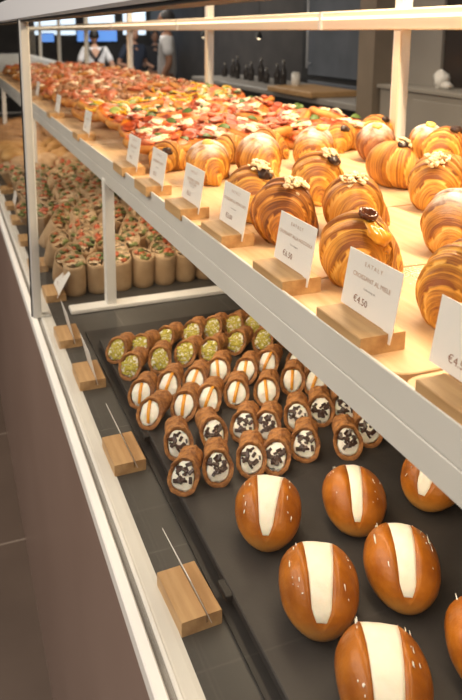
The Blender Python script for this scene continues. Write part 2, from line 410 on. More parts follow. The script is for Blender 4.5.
def text_mesh(txt, size, m):
    cu = bpy.data.curves.new('t', 'FONT'); cu.body = txt; cu.size = size; cu.align_x = 'CENTER'; cu.align_y = 'CENTER'; cu.resolution_u = 2
    o = bpy.data.objects.new('t', cu); COL.objects.link(o)
    dg = bpy.context.evaluated_depsgraph_get(); dg.update()
    me = bpy.data.meshes.new_from_object(o.evaluated_get(dg))
    bpy.data.objects.remove(o); me.name = 'printed_text'
    me.materials.clear(); me.materials.append(m)
    for p in me.polygons: p.material_index = 0
    return me
CW, CH = .100, .067
def card_mesh():
    # landscape card with a small tongue at the near lower corner that drops into the slot
    o = [(-CW / 2, 0), (CW / 2 - .016, 0), (CW / 2 - .010, -.0115), (CW / 2 - .001, -.0115), (CW / 2, 0), (CW / 2, CH), (-CW / 2, CH)]
    n = len(o); t = .0004
    m = MB(); m.add([(x, -t, z) for x, z in o] + [(x, t, z) for x, z in o],
          [list(range(n)), [n + i for i in range(n)][::-1]] + [(i, (i + 1) % n, n + (i + 1) % n, n + i) for i in range(n)])
    return m.mesh('price_card', M['card'], False)
CM = card_mesh()
def rel(ch, p, loc, rot=(0, 0, 0)): ch.parent = p; ch.location = loc; ch.rotation_euler = rot
def price_card(x, y, zb, lean, label, lines, yaw=-90, w=1.0):
    """card standing in the slot, face towards the customer (-x)"""
    c = thing('price_card', label, 'price card', (x, y, zb), (R(lean), 0, R(yaw)), 'price cards')
    sh = link('card_sheet', CM, c)
    for txt, size, px, pz, m in lines:
        link('printed_text', text_mesh(txt, size * 1.1, m), sh, (px * 1.1, -.0007, pz * 1.1), (R(90), 0, 0))
    return c
I, G, P_ = M['ink'], M['inkgrey'], M['inkprice']
def lines(title, price, sub='Farina integrale', title2=None):
    L = [('E A T A L Y', .0062, 0, .051, I), (title, .0068 if len(title) < 20 else .0062, 0, .037, I)]
    if title2: L.append((title2, .0062, 0, .031, I))
    L += [(sub, .0032, 0, .0265, G), (price, .0105, -.012, .0125, P_)]
    return L
cards = [
    (.421, .455, 'CREMA', '€4.50', None, 'white price card cut off by the right edge of the photo, nearest the camera'),
    (.421, .614, 'CROISSANT AL MIELE', '€4.50', None, 'large white price card reading croissant al miele in front of the honey croissant'),
    (.421, .790, 'CROISSANT ALLA NOCCIOLA', '€6.50', None, 'white price card priced 6.50 in front of the croissant with chopped nuts'),
    (.423, 1.000, 'CROISSANT AL PISTACCHIO', '€5.00', None, 'white price card priced 5.00 before the chocolate and nut croissant'),
    (.416, 1.178, 'CROISSANT CREMA', '€5.5', 'PASTICCERA', 'white price card with a two-line title beside the custard croissant'),
    (.409, 1.375, 'CROISSANT VUOTO', '€3.5', None, 'white price card standing before the small chocolate-filled croissant'),
    (.412, 1.585, 'PIZZA SALAME', '€4.5', None, 'white price card in front of the nearest tomato pizza slices'),
    (.414, 2.15, 'PIZZA VERDURE', '€4.5', None, 'small white price card beside the pizza slices with yellow pepper'),
    (.416, 2.74, 'PIZZA FUNGHI', '€4.5', None, 'small white price card before the brown mushroom pizza slices'),
    (.437, 3.50, 'PIZZA COTTO', '€4.5', None, 'farthest small white price card on the upper shelf'),
]
hl = ['nearest, cut off by the right edge', 'under the honey croissant card', 'under the card priced 6.50', 'under the card priced 5.00', 'under the card with a two-line title', 'in front of the small chocolate croissant',
      'in front of the nearest pizza slices', 'beside the yellow pepper pizza', 'before the mushroom pizza slices', 'farthest along the shelf']
for (x, y, t, pr, t2, lb), h in zip(cards, hl):
    tag(link('card_holder', HM, None, (x - .006 - .0014 + .004, y if y > .5 else .434, SHELF), (0, 0, 0)), 'oak block card holder on the upper shelf, ' + h, 'card holder', 'oak card holders')
    price_card(x + .004, y, SHELF + .0213, -9, lb, lines(t, pr, title2=t2))
# lower deck holders, cards leaning forward
low = [(.262, .745, 'nearest the camera', 3), (.260, 1.085, 'beside the orange cannoli tray corner', 1), (.259, 1.388, 'beside the pistachio cannoli', 0), (.250, 1.60, 'farthest of the four beside the slate trays', 0)]
for x, y, h, rz in low:
    tag(link('card_holder', HM, None, (x, y, DECK), (0, 0, R(rz))), 'oak block card holder on the lower deck, ' + h, 'card holder', 'oak card holders')
    price_card(x + .0074, y, DECK + .0213, 22 if y < 1.2 else 12, 'white price card leaning forward, ' + h, lines('CANNOLI', '€3.5'), yaw=-90 + rz)
for i, (x, y) in enumerate(((.262, 1.90), (.25, 2.16), (.25, 2.45), (.25, 2.74), (.25, 2.98), (.255, 3.3))):
    nm = ['nearest of the row beyond the glazing post', 'second beyond the glazing post', 'third beyond the glazing post', 'fourth beyond the glazing post', 'fifth beyond the glazing post', 'farthest beside the sandwiches'][i]
    tag(link('card_holder', HM, None, (x, y, DECK), (0, 0, 0)), 'small oak block beside the wraps, ' + nm, 'card holder', 'oak card holders')
    if i in (0, 3, 4):
        price_card(x + .0074, y, DECK + .0213, -30 if i == 0 else -12, 'pale price card beside the wraps, ' + nm, lines('WRAP', '€6.5'))

# ------------------------------------------------------------------ croissants
def croissant_mesh(seed, m, layers=3.6, fat=1.0, bend=78):
    NU, NV = 110, 44
    Rs = .046; rows = []; ats = []; uvs = {}
    mbx = MB()
    for i in range(NU + 1):
        u = -1 + 2 * i / NU; u = max(-.996, min(.996, u))
        phi = R(bend) * u
        row = []; arow = []
        rb = .0405 * fat * max(.0, math.cos(abs(u) ** 1.25 * math.pi / 2)) ** .68 + .0025
        for j in range(NV):
            th = 2 * math.pi * j / NV
            sk = u + .055 * math.sin(th + seed) + .02 * math.sin(3 * th + seed)
            t = abs(sk) * layers; fr = t - math.floor(t)
            if t < 1: fr = max(fr, .75 - .25 * math.cos(t * math.pi))
            k = 1 + .11 * fr ** .7 - .11 * max(0, (fr - .94) / .06)
            fine = .022 * (abs((sk * 17 + .6 * noise.noise(Vector((u * 5, math.cos(th) * 1.5, math.sin(th) * 1.5 + seed)))) % 1.0 - .5) - .25)
            k += fine
            k *= 1 + .06 * noise.noise(Vector((u * 2.5 + seed, math.cos(th), math.sin(th)))) + .012 * noise.noise(Vector((u * 40 + seed * 2, 1.5 * math.cos(th), 1.5 * math.sin(th))))
            r = rb * k
            ro = Rs + r * math.cos(th)
            z = rb * .93 + r * math.sin(th)
            z = max(z, .0005 + .1 * max(0, z)) if z < .004 else z
            row.append((ro * math.sin(phi) * 1.0, ro * math.cos(phi) - .040, z)); arow.append(.45 + .55 * fr - .6 * max(0, 1 - fr / .16) * (t >= 1) + 8 * fine + .15 * math.sin(th))
            uvs[i * NV + j] = (u * 2.2, j / NV * 2 if j <= NV / 2 else 2 - j / NV * 2)
        rows.append(row); ats.append(arow)
    mbx.grid(rows, True, True, at=ats)
    return mbx.mesh('croissant_body', m, True, uvf=uvs, attr=True)
TOPX = {}
def top_mesh(kind, seed):
    rr = random.Random(seed); a = MB()
    if kind == 'nut_pieces':
        for k in range(46):
            x, y = max(-.013, min(.013, rr.gauss(0, .0062))), max(-.011, min(.011, rr.gauss(0, .0056)))
            z = .0035 - 24 * (x * x + y * y) + rr.uniform(-.001, .003)
            a.box(-.0028, .0028, -.0019, .0019, -.0011, .0011, Matrix.Translation((x, y, z)) @ Matrix.Rotation(rr.uniform(0, 6), 4, 'Z') @ Matrix.Rotation(rr.uniform(-.9, .9), 4, 'X') @ Matrix.Scale(rr.uniform(.6, 1.15), 4), b=.0007)
        return a.mesh(kind, M['nut'], False)
    if kind == 'chocolate_filling':
        a.blob((0, 0, 0), (.011, .009, .006), seed, .5, 14, 8, 2.2); a.blob((.008, -.004, -.001), (.006, .005, .004), seed + 2, .4, 10, 6)
        return a.mesh(kind, M['choc'])
    if kind == 'custard_filling':
        a.blob((0, 0, 0), (.0105, .009, .0055), seed, .35, 14, 8, 1.7); return a.mesh(kind, M['custard'])
    if kind == 'pistachio_nuts':
        return top_mesh('nut_pieces', seed)
    if kind == 'honey_glaze':
        a.blob((0, -.007, -.004), (.013, .016, .0065), seed, .6, 18, 10, 2.0); a.blob((.008, -.02, -.014), (.006, .009, .008), seed + 1, .5, 12, 8, 2)
        return a.mesh(kind, M['honey'])
    if kind == 'filling_hole':
        rows = []
        for r_, z in ((.0095, -.001), (.010, .003), (.0085, .0045), (.0062, .003), (.004, -.001), (.001, -.002)):
            rows.append([(r_ * math.cos(2 * math.pi * j / 16) * 1.1, r_ * math.sin(2 * math.pi * j / 16), z + .0006 * math.sin(3 * j)) for j in range(16)])
        a.grid(rows, True, True); return a.mesh(kind, M['honeydark'])
CMESH = {}
def get_cm(v, mi):
    if (v, mi) not in CMESH: CMESH[v, mi] = croissant_mesh(v * 2.3 + mi, CR[mi], [4.2, 4.8, 3.8][v % 3], [1.0, 1.03, .97][v % 3], [78, 70, 86][v % 3])
    return CMESH[v, mi]
def croissant(x, y, yaw, v, mi, tops, label, s=1.0, tilt=0, z=SHELF):
    o = thing('croissant', label, 'croissant', (x, y, z), (0, R(tilt), R(yaw)), 'croissants on the upper shelf')
    me = get_cm(v, mi); link('croissant_body', me, o)
    for kind, rt, tw in tops:
        wx, wy = .94 * rt - .36 * tw, -.34 * rt - .93 * tw          # to the right / towards the front of the case
        cy, sy = math.cos(R(-yaw)), math.sin(R(-yaw))
        tx, ty = wx * cy - wy * sy, wx * sy + wy * cy + .006
        near = [q for q in me.vertices if (q.co.x - tx) ** 2 + (q.co.y - ty) ** 2 < .005 ** 2] or [min(me.vertices, key=lambda q: (q.co.x - tx) ** 2 + (q.co.y - ty) ** 2 - q.co.z * .001)]
        v_ = max(near, key=lambda q: q.co.z)
        near = [q for q in me.vertices if (q.co - v_.co).length < .009]
        nn = sum((q.normal for q in near), Vector()).normalized()
        t_ = link(kind, top_mesh(kind, int(x * 977 + y * 331) % 50), o)
        t_.rotation_mode = 'QUATERNION'; t_.rotation_quaternion = nn.to_track_quat('Z', 'Y'); t_.location = v_.co + nn * .0005; t_.scale = (1.4,) * 3 if kind == 'nut_pieces' else (1.2,) * 3
    o.scale = (s, s, s)
    return o
N_, C_, Y_, H_ = 'nut_pieces', 'chocolate_filling', 'custard_filling', 'honey_glaze'
croissant(.522, .978, 30, 1, 1, [(N_, .012, .022)], 'dark glossy croissant topped with pale chopped nuts, second in the front row', 1.12)
croissant(.528, .773, 24, 0, 0, [(H_, .012, .030), ('filling_hole', .006, .018)], 'golden croissant with a dark honey-filled hole and amber glaze', 1.08)
croissant(.566, .600, -22, 1, 0, [], 'nearest golden croissant cut by the right edge, without topping', 1.10)
croissant(.532, 1.125, 34, 2, 0, [(N_, .006, .018), (C_, .016, .026)], 'golden croissant with chocolate and nuts, third in the front row', 1.12)
croissant(.560, 1.43, 55, 0, 2, [(Y_, -.004, .016)], 'sugar-dusted croissant with yellow custard behind the two-line price card', 1.08)
croissant(.508, 1.575, 20, 0, 0, [(C_, -.002, .040)], 'small layered croissant with chocolate at its lower front, at the front left', .86)
croissant(.690, 1.44, 62, 2, 2, [], 'heavily sugar-dusted croissant with no filling showing', 1.2)
croissant(.706, 1.19, 28, 0, 0, [(C_, .020, .026), (N_, .018, .014)], 'golden croissant with chocolate and nut crumbs in the middle row', 1.12)
croissant(.652, .980, 38, 2, 0, [(N_, -.004, .022)], 'golden croissant with a small heap of nuts, right of the dark glossy one', 1.14)
croissant(.872, 1.49, 20, 1, 2, [(Y_, .004, .016)], 'sugar-dusted croissant with yellow custard in the middle of the back rows', 1.14)
croissant(.800, 1.63, 10, 0, 0, [], 'plain golden croissant tucked behind the sugared one, at the pizza edge', .95)
croissant(1.061, 1.68, 20, 2, 0, [(C_, .002, .036)], 'brown croissant end with chocolate, last beside the pizza slices', .95)
croissant(1.067, 1.52, 46, 1, 3, [(Y_, .0, .018)], 'dark brown croissant with a yellow custard dot', 1.08)
croissant(1.24, 1.77, 10, 0, 0, [(C_, .022, .028)], 'golden croissant farthest back, nearest the rear white post', .98)
croissant(.925, 1.25, 95, 2, 0, [(C_, .016, .018), (N_, .020, .006)], 'golden croissant with dark chocolate and nuts, its tip pointing at the camera', 1.16)
croissant(1.22, 1.505, 30, 0, 2, [(Y_, .002, .016)], 'sugar-dusted croissant with a yellow custard top at the back right', 1.04)
croissant(1.178, 1.375, 0, 1, 0, [(C_, .010, .018)], 'broad golden croissant with dark chocolate at the right edge', 1.14)
croissant(.897, 1.052, 4, 0, 0, [(N_, -.024, .022)], 'large golden croissant with greenish nut paste on its left, at the right edge', 1.22)
croissant(.752, .826, -8, 2, 2, [], 'sugar-rimmed croissant at the right edge above the nearest plain one', 1.16)
croissant(.683, 1.61, 0, 2, 0, [], 'layered golden croissant half hidden behind the sugared ones', .9)

# sugar spilled on the board between the front croissants
sg = MB(); rr = random.Random(3)
for k in range(500):
    x, y = rr.gauss(0, .013), rr.gauss(0, .02); q = rr.uniform(.0003, .0009)
    sg.box(x - q, x + q, y - q, y + q, 0, .0004)
tag(link('sugar_dusting', sg.mesh('sugar_dusting', M['white'], False), None, (.612, .745, SHELF)), 'white powdered sugar spilled on the board right of the honey croissant', 'sugar', None, 'stuff')

# ------------------------------------------------------------------ cream buns
def bun_meshes(seed, wb, wf):
    A, Lh, H = .049, .060, .078
    NB = 34; rows = []; crows = []
    for i in range(NB + 1):
        t = -1 + 2 * i / NB; t = max(-.992, min(.992, t)); y = Lh * t
        s = (1 - abs(t) ** 2.3) ** .5
        a = A * s; hz = H * .5 * s
        zc = .036 - (.004 if t > 0 else .017) * t * t
        w = wf + (wb - wf) * ((t + 1) / 2) ** .55; w *= min(1, (t + 1.0) / .16) ** .5; w = min(w, a * .66)
        n = 26; row = []
        al0 = math.asin(min(.95, w / a)) if a > 1e-5 else 0
        for j in range(n + 1):
            al = al0 + (2 * math.pi - 2 * al0) * j / n       # from +w edge round the bottom to -w edge
            sx, cz = math.sin(al), math.cos(al)
            k = 1 + .03 * noise.noise(Vector((sx * 1.5 + seed, t * 1.6, cz * 1.5)))
            z = zc + hz * cz * k
            if z < zc: z = zc + (z - zc) * .92
            row.append((a * sx * k, y, max(0, z)))
        zt = row[0][2]
        dz = max(.0, min(.012, (zt - zc) * .8)) * max(0, min(1, (t + .97) / .3)) if zt > zc else 0
        row.append((-w * .9, y, zt - dz)); row.append((w * .9, y, zt - dz))
        rows.append(row)
        if -.99 < t < .955:
            cw = w * .985; cr = []
            for j in range(9):
                q = -1 + j / 4
                cr.append((cw * q, y, zt - .0006 + .0022 * (1 - q * q) * s + .0007 * noise.noise(Vector((q * 2 + seed, y * 90, 2)))))
            cr.append((cw, y, zt - dz * .9 - .0004)); cr.append((-cw, y, zt - dz * .9 - .0004))
            crows.append(cr)
    b = MB().grid(rows, True, True).mesh('brioche', M['bun'])
    c = MB().grid(crows, True, True).mesh('cream_filling', M['cream'])
    # flecks of cream smeared on the crust
    rr = random.Random(seed); f = MB()
    for k in range(14):
        sgn = rr.choice((-1, 1)); t = rr.uniform(-.7, .8); s = (1 - abs(t) ** 2.3) ** .5; al = sgn * rr.uniform(.5, .95)
        a = A * s; hz = H * .5 * s; p = Vector((a * math.sin(al) * 1.003, Lh * t, .036 - (.004 if t > 0 else .017) * t * t + hz * math.cos(al) * 1.003))
        f.blob((0, 0, 0), (.0005 + rr.random() * .0009, .001 + rr.random() ** 3 * .009, .0003), k, .9, 7, 6, Mx=Matrix.Translation(p) @ Matrix.Rotation(al, 4, 'Y'))
    s = f.mesh('cream_smears', M['ricotta'])
    return b, c, s
BUNS = [('B1', .411, .812, 30, .0225, .005, 'cream bun at the left of the rear row, with the widest cream band', 1.0),
        ('B2', .544, .792, 27, .0125, .006, 'cream bun second in the rear row, with a narrow cream band', .96),
        ('B3', .407, .660, 26, .0205, .0085, 'cream bun nearest the left tray edge in the middle row', 1.03),
        ('B4', .529, .655, 28, .0165, .008, 'shiny brown cream bun right of the middle, smeared with cream', 1.0),
        ('B5', .690, .790, 58, .018, .007, 'cream bun half hidden under the shelf fascia at the right', .98),
        ('B6', .408, .524, 27, .0215, .012, 'cream bun cut by the bottom edge of the photo', 1.04),
        ('B7', .549, .517, 28, .0130, .008, 'cream bun cut by the right edge at the bottom', 1.0)]
for i, (n, x, y, yw, wb, wf, lb, s) in enumerate(BUNS):
    o = thing('cream_bun', lb, 'cream bun', (x, y, TRAY), (0, 0, R(-yw)), 'cream filled buns')
    b, c, f = bun_meshes(i * 1.7, wb, wf); link('brioche', b, o); link('cream_filling', c, o); link('cream_smears', f, o)
    o.scale = (s, s, s)

# ------------------------------------------------------------------ cannoli
def cannolo_meshes(seed, kind):
    rr = random.Random(seed); Rr = .0220; L = .074
    NU, NV = 26, 36
    def surf(u, th, rad):
        # u 0 front .. 1 back ; th 0 = +x, 90 = top
        top = (1 + math.sin(th)) / 2
        yf = -L / 2 + .030 * top ** 1.3
        y = yf + (L / 2 - yf) * u
        fl = 1 + .10 * (1 - u) ** 3 * (1 - .3 * top) - .12 * u
        seam = th - R(70) - .5 * math.sin(u * 3.0); seam -= 2 * math.pi * math.floor(seam / (2 * math.pi))
        sp = 1 + .13 * (seam / (2 * math.pi)) ** 2
        # pinched waist behind the opening, raised pastry lap
        waist = 1 - .10 * math.exp(-((u - .45) / .16) ** 2) * top + .12 * math.exp(-((u - .12) / .12) ** 2) * top
        k = fl * sp * waist * (1 + .07 * noise.noise(Vector((u * 4 + seed, 2 * math.cos(th), 2 * math.sin(th)))) + .06 * noise.noise(Vector((u * 11 + seed, 6 * math.cos(th), 6 * math.sin(th)))))
        r = rad * k
        return (r * math.cos(th), y, .0215 + r * math.sin(th) * 1.0)
    rows = []
    for i in range(NU + 1):
        u = i / NU; rows.append([surf(u, 2 * math.pi * j / NV, Rr) for j in range(NV)])
    inner = []
    for i in range(10):
        u = 1 - i / 9; inner.append([surf(u, 2 * math.pi * j / NV, Rr - .0055 - (.0015 if u < .02 else 0) + .0015) for j in range(NV)])
    rows = rows + inner + [rows[0]]
    zmin = min(p[2] for r_ in rows for p in r_)
    rows = [[(p[0], p[1], max(p[2] - zmin - .001, 0)) for p in r_] for r_ in rows]
    off = -zmin - .001
    shell = MB().grid(rows, True).mesh('pastry_shell', M['shell'])
    # cream: bulging skin across the slanted mouth
    rim = [Vector(surf(.045, 2 * math.pi * j / NV, Rr - .0058 + .0012 * math.sin(3 * 2 * math.pi * j / NV + seed))) + Vector((0, 0, off)) for j in range(NV)]
    c = sum(rim, Vector()) / NV
    nrm = Vector((0, -.62, .78)).normalized(); cr = []
    for i in range(9):
        q = 1 - i / 8.0; q = max(q, .02)
        cr.append([c + (p - c) * q + nrm * (.0050 * (1 - q * q) + .0014 * noise.noise((c + (p - c) * q) * 120 + Vector((seed, 0, 0)))) for p in rim])
    # plug at the back end
    rim2 = [Vector(surf(.97, 2 * math.pi * j / NV, Rr - .0042)) + Vector((0, 0, off)) for j in range(NV)]
    c2 = sum(rim2, Vector()) / NV; br = []
    for i in range(5):
        q = 1 - i / 4.0; q = max(q, .02); br.append([c2 + (p - c2) * q + Vector((0, .007 * (1 - q * q), 0)) for p in rim2])
    cm = MB(); cm.grid(cr, True, True); cm.grid(br, True, True)
    cream = cm.mesh('ricotta_filling', M['ricotta'])
    ex = Vector((1, 0, 0)); ey = nrm.cross(ex)
    if ey.z < 0: ey = -ey
    def onc(a, b, h=0):        # point on the cream at mouth coordinates a, b in -1..1
        q = min(.98, math.hypot(a, b)); i_ = min(7.999, (1 - q) * 8); i0 = int(i_); fi = i_ - i0
        j_ = (math.atan2(b, a) % (2 * math.pi)) / (2 * math.pi) * NV; j0 = int(j_) % NV; j1 = (j0 + 1) % NV; fj = j_ - int(j_)
        g = lambda i, j: cr[i][j]
        p0 = g(i0, j0) * (1 - fj) + g(i0, j1) * fj; p1 = g(i0 + 1, j0) * (1 - fj) + g(i0 + 1, j1) * fj
        return p0 * (1 - fi) + p1 * fi + nrm * h
    tm = MB()
    base = Matrix((ex, ey, nrm)).transposed().to_4x4()
    if kind == 'p':
        for k in range(150):
            a = rr.uniform(0, 2 * math.pi); q = math.sqrt(rr.random()) * .98
            p = onc(q * math.cos(a), q * math.sin(a), .0006); s = rr.uniform(.0013, .0028)
            tm.box(-s, s, -s * .8, s * .8, -s * .6, s * .6, Matrix.Translation(p) @ Matrix.Rotation(rr.uniform(0, 6), 4, (rr.random(), rr.random(), 1)), b=s * .3)
        t = tm.mesh('crushed_pistachio', M['pistachio'], False); nm = 'crushed_pistachio'
    elif kind == 'o':
        st = rr.uniform(-.35, .35); rws = []
        for i in range(9):
            b = .92 - 1.75 * i / 8; a = st * -b * .9
            p = onc(a, b, .0004); w = .0030
            rws.append([p - ex * w, p - ex * w + nrm * .0016, p + ex * w + nrm * .0016, p + ex * w])
        tm.grid(rws, True, True); t = tm.mesh('candied_orange_peel', M['peel'], True); nm = 'candied_orange_peel'
    else:
        for k in range(18):
            a = rr.uniform(0, 2 * math.pi); q = math.sqrt(rr.random()) * .8
            p = onc(q * math.cos(a), q * math.sin(a) * .8 + .1, .001)
            tm.box(-.0052, .0052, -.0027, .0027, -.0012, .0012, Matrix.Translation(p) @ base @ Matrix.Rotation(rr.uniform(0, 6), 4, 'Z') @ Matrix.Rotation(rr.uniform(-.6, .6), 4, 'X') @ Matrix.Scale(rr.uniform(.65, 1.2), 4), b=.0006)
        t = tm.mesh('chocolate_pieces', M['choc'], False); nm = 'chocolate_pieces'
    return shell, cream, t, nm
CAN = {k: [cannolo_meshes(s + 3 * ord(k), k) for s in range(4)] for k in 'poc'}
CP = {
 'p': [(.329, 1.412, 41), (.382, 1.411, 50), (.448, 1.434, 50), (.517, 1.44, 38), (.572, 1.447, 47), (.627, 1.445, 44), (.672, 1.435, 42), (.728, 1.44, 42),
       (.338, 1.329, 38), (.405, 1.336, 24), (.468, 1.346, 45), (.524, 1.341, 48), (.595, 1.358, 50), (.658, 1.346, 46), (.722, 1.35, 44)],
 'o': [(.328, 1.212, 31), (.390, 1.226, 30), (.445, 1.224, 35), (.506, 1.247, 32), (.560, 1.227, 38), (.618, 1.242, 41), (.682, 1.224, 40), (.738, 1.232, 40),
       (.325, 1.138, 44), (.393, 1.141, 35), (.446, 1.147, 33), (.505, 1.149, 28), (.564, 1.135, 32), (.633, 1.157, 33), (.675, 1.137, 38)],
 'c': [(.343, 1.028, 14), (.411, 1.035, 6), (.472, 1.038, 34), (.511, 1.024, 36), (.578, 1.034, 28), (.629, 1.037, 27), (.677, 1.031, 24),
       (.323, .941, 33), (.382, .943, 19), (.443, .944, 25), (.485, .937, 35), (.548, .951, 31), (.621, .932, 24), (.676, .951, 25)]}
SPL = {'p': (1.40, 'pistachio cannolo', 'pistachio cannoli'), 'o': (1.19, 'orange peel cannolo', 'orange peel cannoli'), 'c': (.99, 'chocolate cannolo', 'chocolate cannoli')}
for k, L in CP.items():
    sp, nm, gr = SPL[k]; cnt = {0: 0, 1: 0}
    for i, (x, y, a) in enumerate(sorted(L, key=lambda q: (q[1] < sp, q[0]))):
        row = 0 if y > sp else 1
        sh, cr, t, tn = CAN[k][(i * 3 + row) % 4]
        d = (math.sin(R(a)), math.cos(R(a))); bx = .018
        o = thing('cannolo', '%s, %s from the left in the %s row of %s' % (nm, ORD[cnt[row]], 'rear' if row == 0 else 'front', gr), 'cannolo',
                  (x + d[0] * bx, y + d[1] * bx, TRAY), (0, 0, R(-a)), gr)
        cnt[row] += 1
        link('pastry_shell', sh, o); link('ricotta_filling', cr, o); link(tn, t, o)

# ------------------------------------------------------------------ pizza slices
def slice_mesh(seed):
    n = 40; lx, ly = .088, .066
    rows = []
    def ring(s, z, zn=0):
        r_ = []
        for j in range(n):
            a = 2 * math.pi * j / n; c_, s_ = math.cos(a), math.sin(a)
            k = (abs(c_) ** 3.2 + abs(s_) ** 3.2) ** (-1 / 3.2) * (1 + .07 * noise.noise(Vector((c_ * 1.5 + seed, s_ * 1.5, seed))))
            r_.append((lx * k * s * c_, ly * k * s * s_, z + zn * noise.noise(Vector((c_ * 3 + seed, s_ * 3, s * 3)))))
        return r_
    for s, z, zn in ((.05, 0, 0), (.9, 0, 0), (.98, .007, .002), (1.0, .014, .003), (.96, .023, .004), (.88, .024, .005), (.80, .019, .003), (.5, .018, .003), (.05, .019, 0)): rows.append(ring(s, z, zn))
    c = MB().grid(rows, True, True).mesh('crust', M['crust'])
    rows = [ring(.95, .018, .004), ring(.935, .0265, .006), ring(.72, .0225, .006), ring(.5, .0225, .006), ring(.25, .023, .005), ring(.05, .0225, .002)]
    return c, rows
def blobmesh(name, m, r, amp, seed, fr=2):
    return MB().blob((0, 0, 0), r, seed, amp, 12, 8, fr).mesh(name, m)
def leafmesh(seed):
    rows = []
    for i in range(7):
        t = i / 6; w = .010 * math.sin(math.pi * min(.97, t + .04)) ** .8
        rows.append([(-.014 + .03 * t, w * q, .002 + .004 * math.sin(t * 3) + .003 * abs(q) + d) for q, d in ((-1, 0), (0, -.0012), (1, 0), (1, .0006), (0, -.0004), (-1, .0006))])
    return MB().grid(rows, True, True).mesh('basil_leaf', M['leaf'])
TM = dict(
    salami=[MB().disc((0, 0, 0), .019, .004, 18, None, .0015).mesh('salami_slice', M['salami'])],
    mozz=[blobmesh('mozzarella_piece', M['mozz'], (.017, .013, .006), .8, s) for s in (1, 5)],
    leaf=[leafmesh(1)],
    tomato=[blobmesh('tomato_chunk', M['tomato'], (.013, .010, .007), .4, s) for s in (2, 9)],
    pepper=[MB().grid([[(.024 * math.cos(R(a)), .018 * math.sin(R(a)) , z + .003) for z in (0, .006)] + [(.020 * math.cos(R(a)), .014 * math.sin(R(a)), z + .003) for z in (.006, 0)] for a in range(0, 171, 17)], True, True).mesh('pepper_strip', M['pepper'])],
    zucc=[MB().disc((0, 0, 0), .016, .004, 16).mesh('courgette_slice', M['zucc'])],
    mush=[blobmesh('mushroom_piece', M['mush'], (.013, .010, .008), .6, s) for s in (3, 8)],
    ham=[blobmesh('ham_fold', M['ham'], (.024, .012, .009), .9, s, 3) for s in (4, 6)])
TN = dict(salami='salami_slice', mozz='mozzarella_piece', leaf='basil_leaf', tomato='tomato_chunk', pepper='pepper_strip', zucc='courgette_slice', mush='mushroom_piece', ham='ham_fold')
KIND = dict(
    r=('tomato pizza slice with salami and white mozzarella', 'sauce', dict(salami=8, mozz=4, tomato=5, leaf=2), 'salami pizza slices'),
    v=('pizza slice with yellow pepper and green courgette', 'sauce', dict(pepper=7, zucc=3, mozz=3, leaf=3, tomato=2), 'pepper pizza slices'),
    m=('pizza slice with brown mushrooms and sausage', 'sauceb', dict(mush=12, mozz=2, tomato=3, ham=2), 'mushroom pizza slices'),
    h=('pale pizza slice with folded ham and green leaves', 'sauceb', dict(ham=5, mozz=3, leaf=2, mush=5), 'ham pizza slices'))
PROTO = {}
for k, (lb, sc, tops, gr) in KIND.items():
    PROTO[k] = []
    for v in range(3):
        rr = random.Random(ord(k) * 7 + v)
        o = thing('pizza_slice', lb, 'pizza slice', (0, 0, 0), (0, 0, 0), gr)
        c, rows = slice_mesh(ord(k) + v * 3.1)
        link('crust', c, o); link('topping_base', MB().grid(rows, True, True).mesh('topping_base', M[sc]), o)
        for tn, cnt in tops.items():
            for q in range(cnt):
                tp = link(TN[tn], rr.choice(TM[tn]), o, (rr.uniform(-.064, .064), rr.uniform(-.046, .046), .026 + rr.uniform(0, .007)), (rr.uniform(-.35, .35), rr.uniform(-.35, .35), rr.uniform(0, 6.28)))
                k_ = rr.uniform(.8, 1.7) if tn in ('mozz', 'tomato', 'ham') else rr.uniform(.85, 1.3); tp.scale = (k_, k_, min(1.25, k_))
        PROTO[k].append(o)
def zone(y):
    if y < 2.0: return 'r'
    if y < 2.42: return 'v'
    if y < 3.2: return 'm'
    return 'h'
first = {}
y = 1.80; row = 0
SIDE = {'r': 'near part of heap', 'v': 'middle of heap', 'm': 'brown part of heap', 'h': 'far end of heap'}
while y < 5.7:
    x = .545 if y > 2.0 else .56
    j = 0
    while x < 1.26:
        k = zone(y - 1.05 * (x - .5) + rnd.uniform(-.07, .07))
        v = rnd.randrange(3); key = (k, v)
        loc = (x + rnd.uniform(-.012, .012), y + rnd.uniform(-.02, .02), SHELF + .016 + rnd.uniform(0, .022) + (.014 if row % 2 else 0))
        rot = (R(-2 + rnd.uniform(-8, 26)), R(rnd.uniform(-17, 17)), R(rnd.uniform(-60, 60)))
        if key not in first:
            o = PROTO[k][v]; o.location = loc; o.rotation_euler = rot; first[key] = o
        else: o = dup(PROTO[k][v], loc, rot)
        o['label'] = KIND[k][0] + ', ' + SIDE[k]
        x += .148; j += 1
    y += .135; row += 1
# the few slices nearest the camera, right of the price cards
for (x, y, k, v, rz, tx, tag_) in ((.515, 1.70, 'r', 0, 15, 6, 'left end of the nearest row beside the front price card'), (.67, 1.76, 'r', 1, -10, 10, 'second from the left in the nearest row'), (.83, 1.78, 'r', 2, 20, 8, 'third in the nearest row, behind the sugared croissants'),
                                  (.98, 1.80, 'r', 0, -18, 6, 'fourth in the nearest row'), (1.12, 1.82, 'r', 1, 12, 6, 'right end of the nearest row, by the rear white post')):
    o = dup(PROTO[k][v], (x, y, SHELF + .032), (R(tx), R(4), R(rz)))
    o['label'] = 'tomato pizza slice at the ' + tag_ if 'end' in tag_ else 'tomato pizza slice, ' + tag_
for lst in PROTO.values():
    for o in lst:
        if o not in first.values():
            for c in list(o.children): bpy.data.objects.remove(c)
            bpy.data.objects.remove(o)

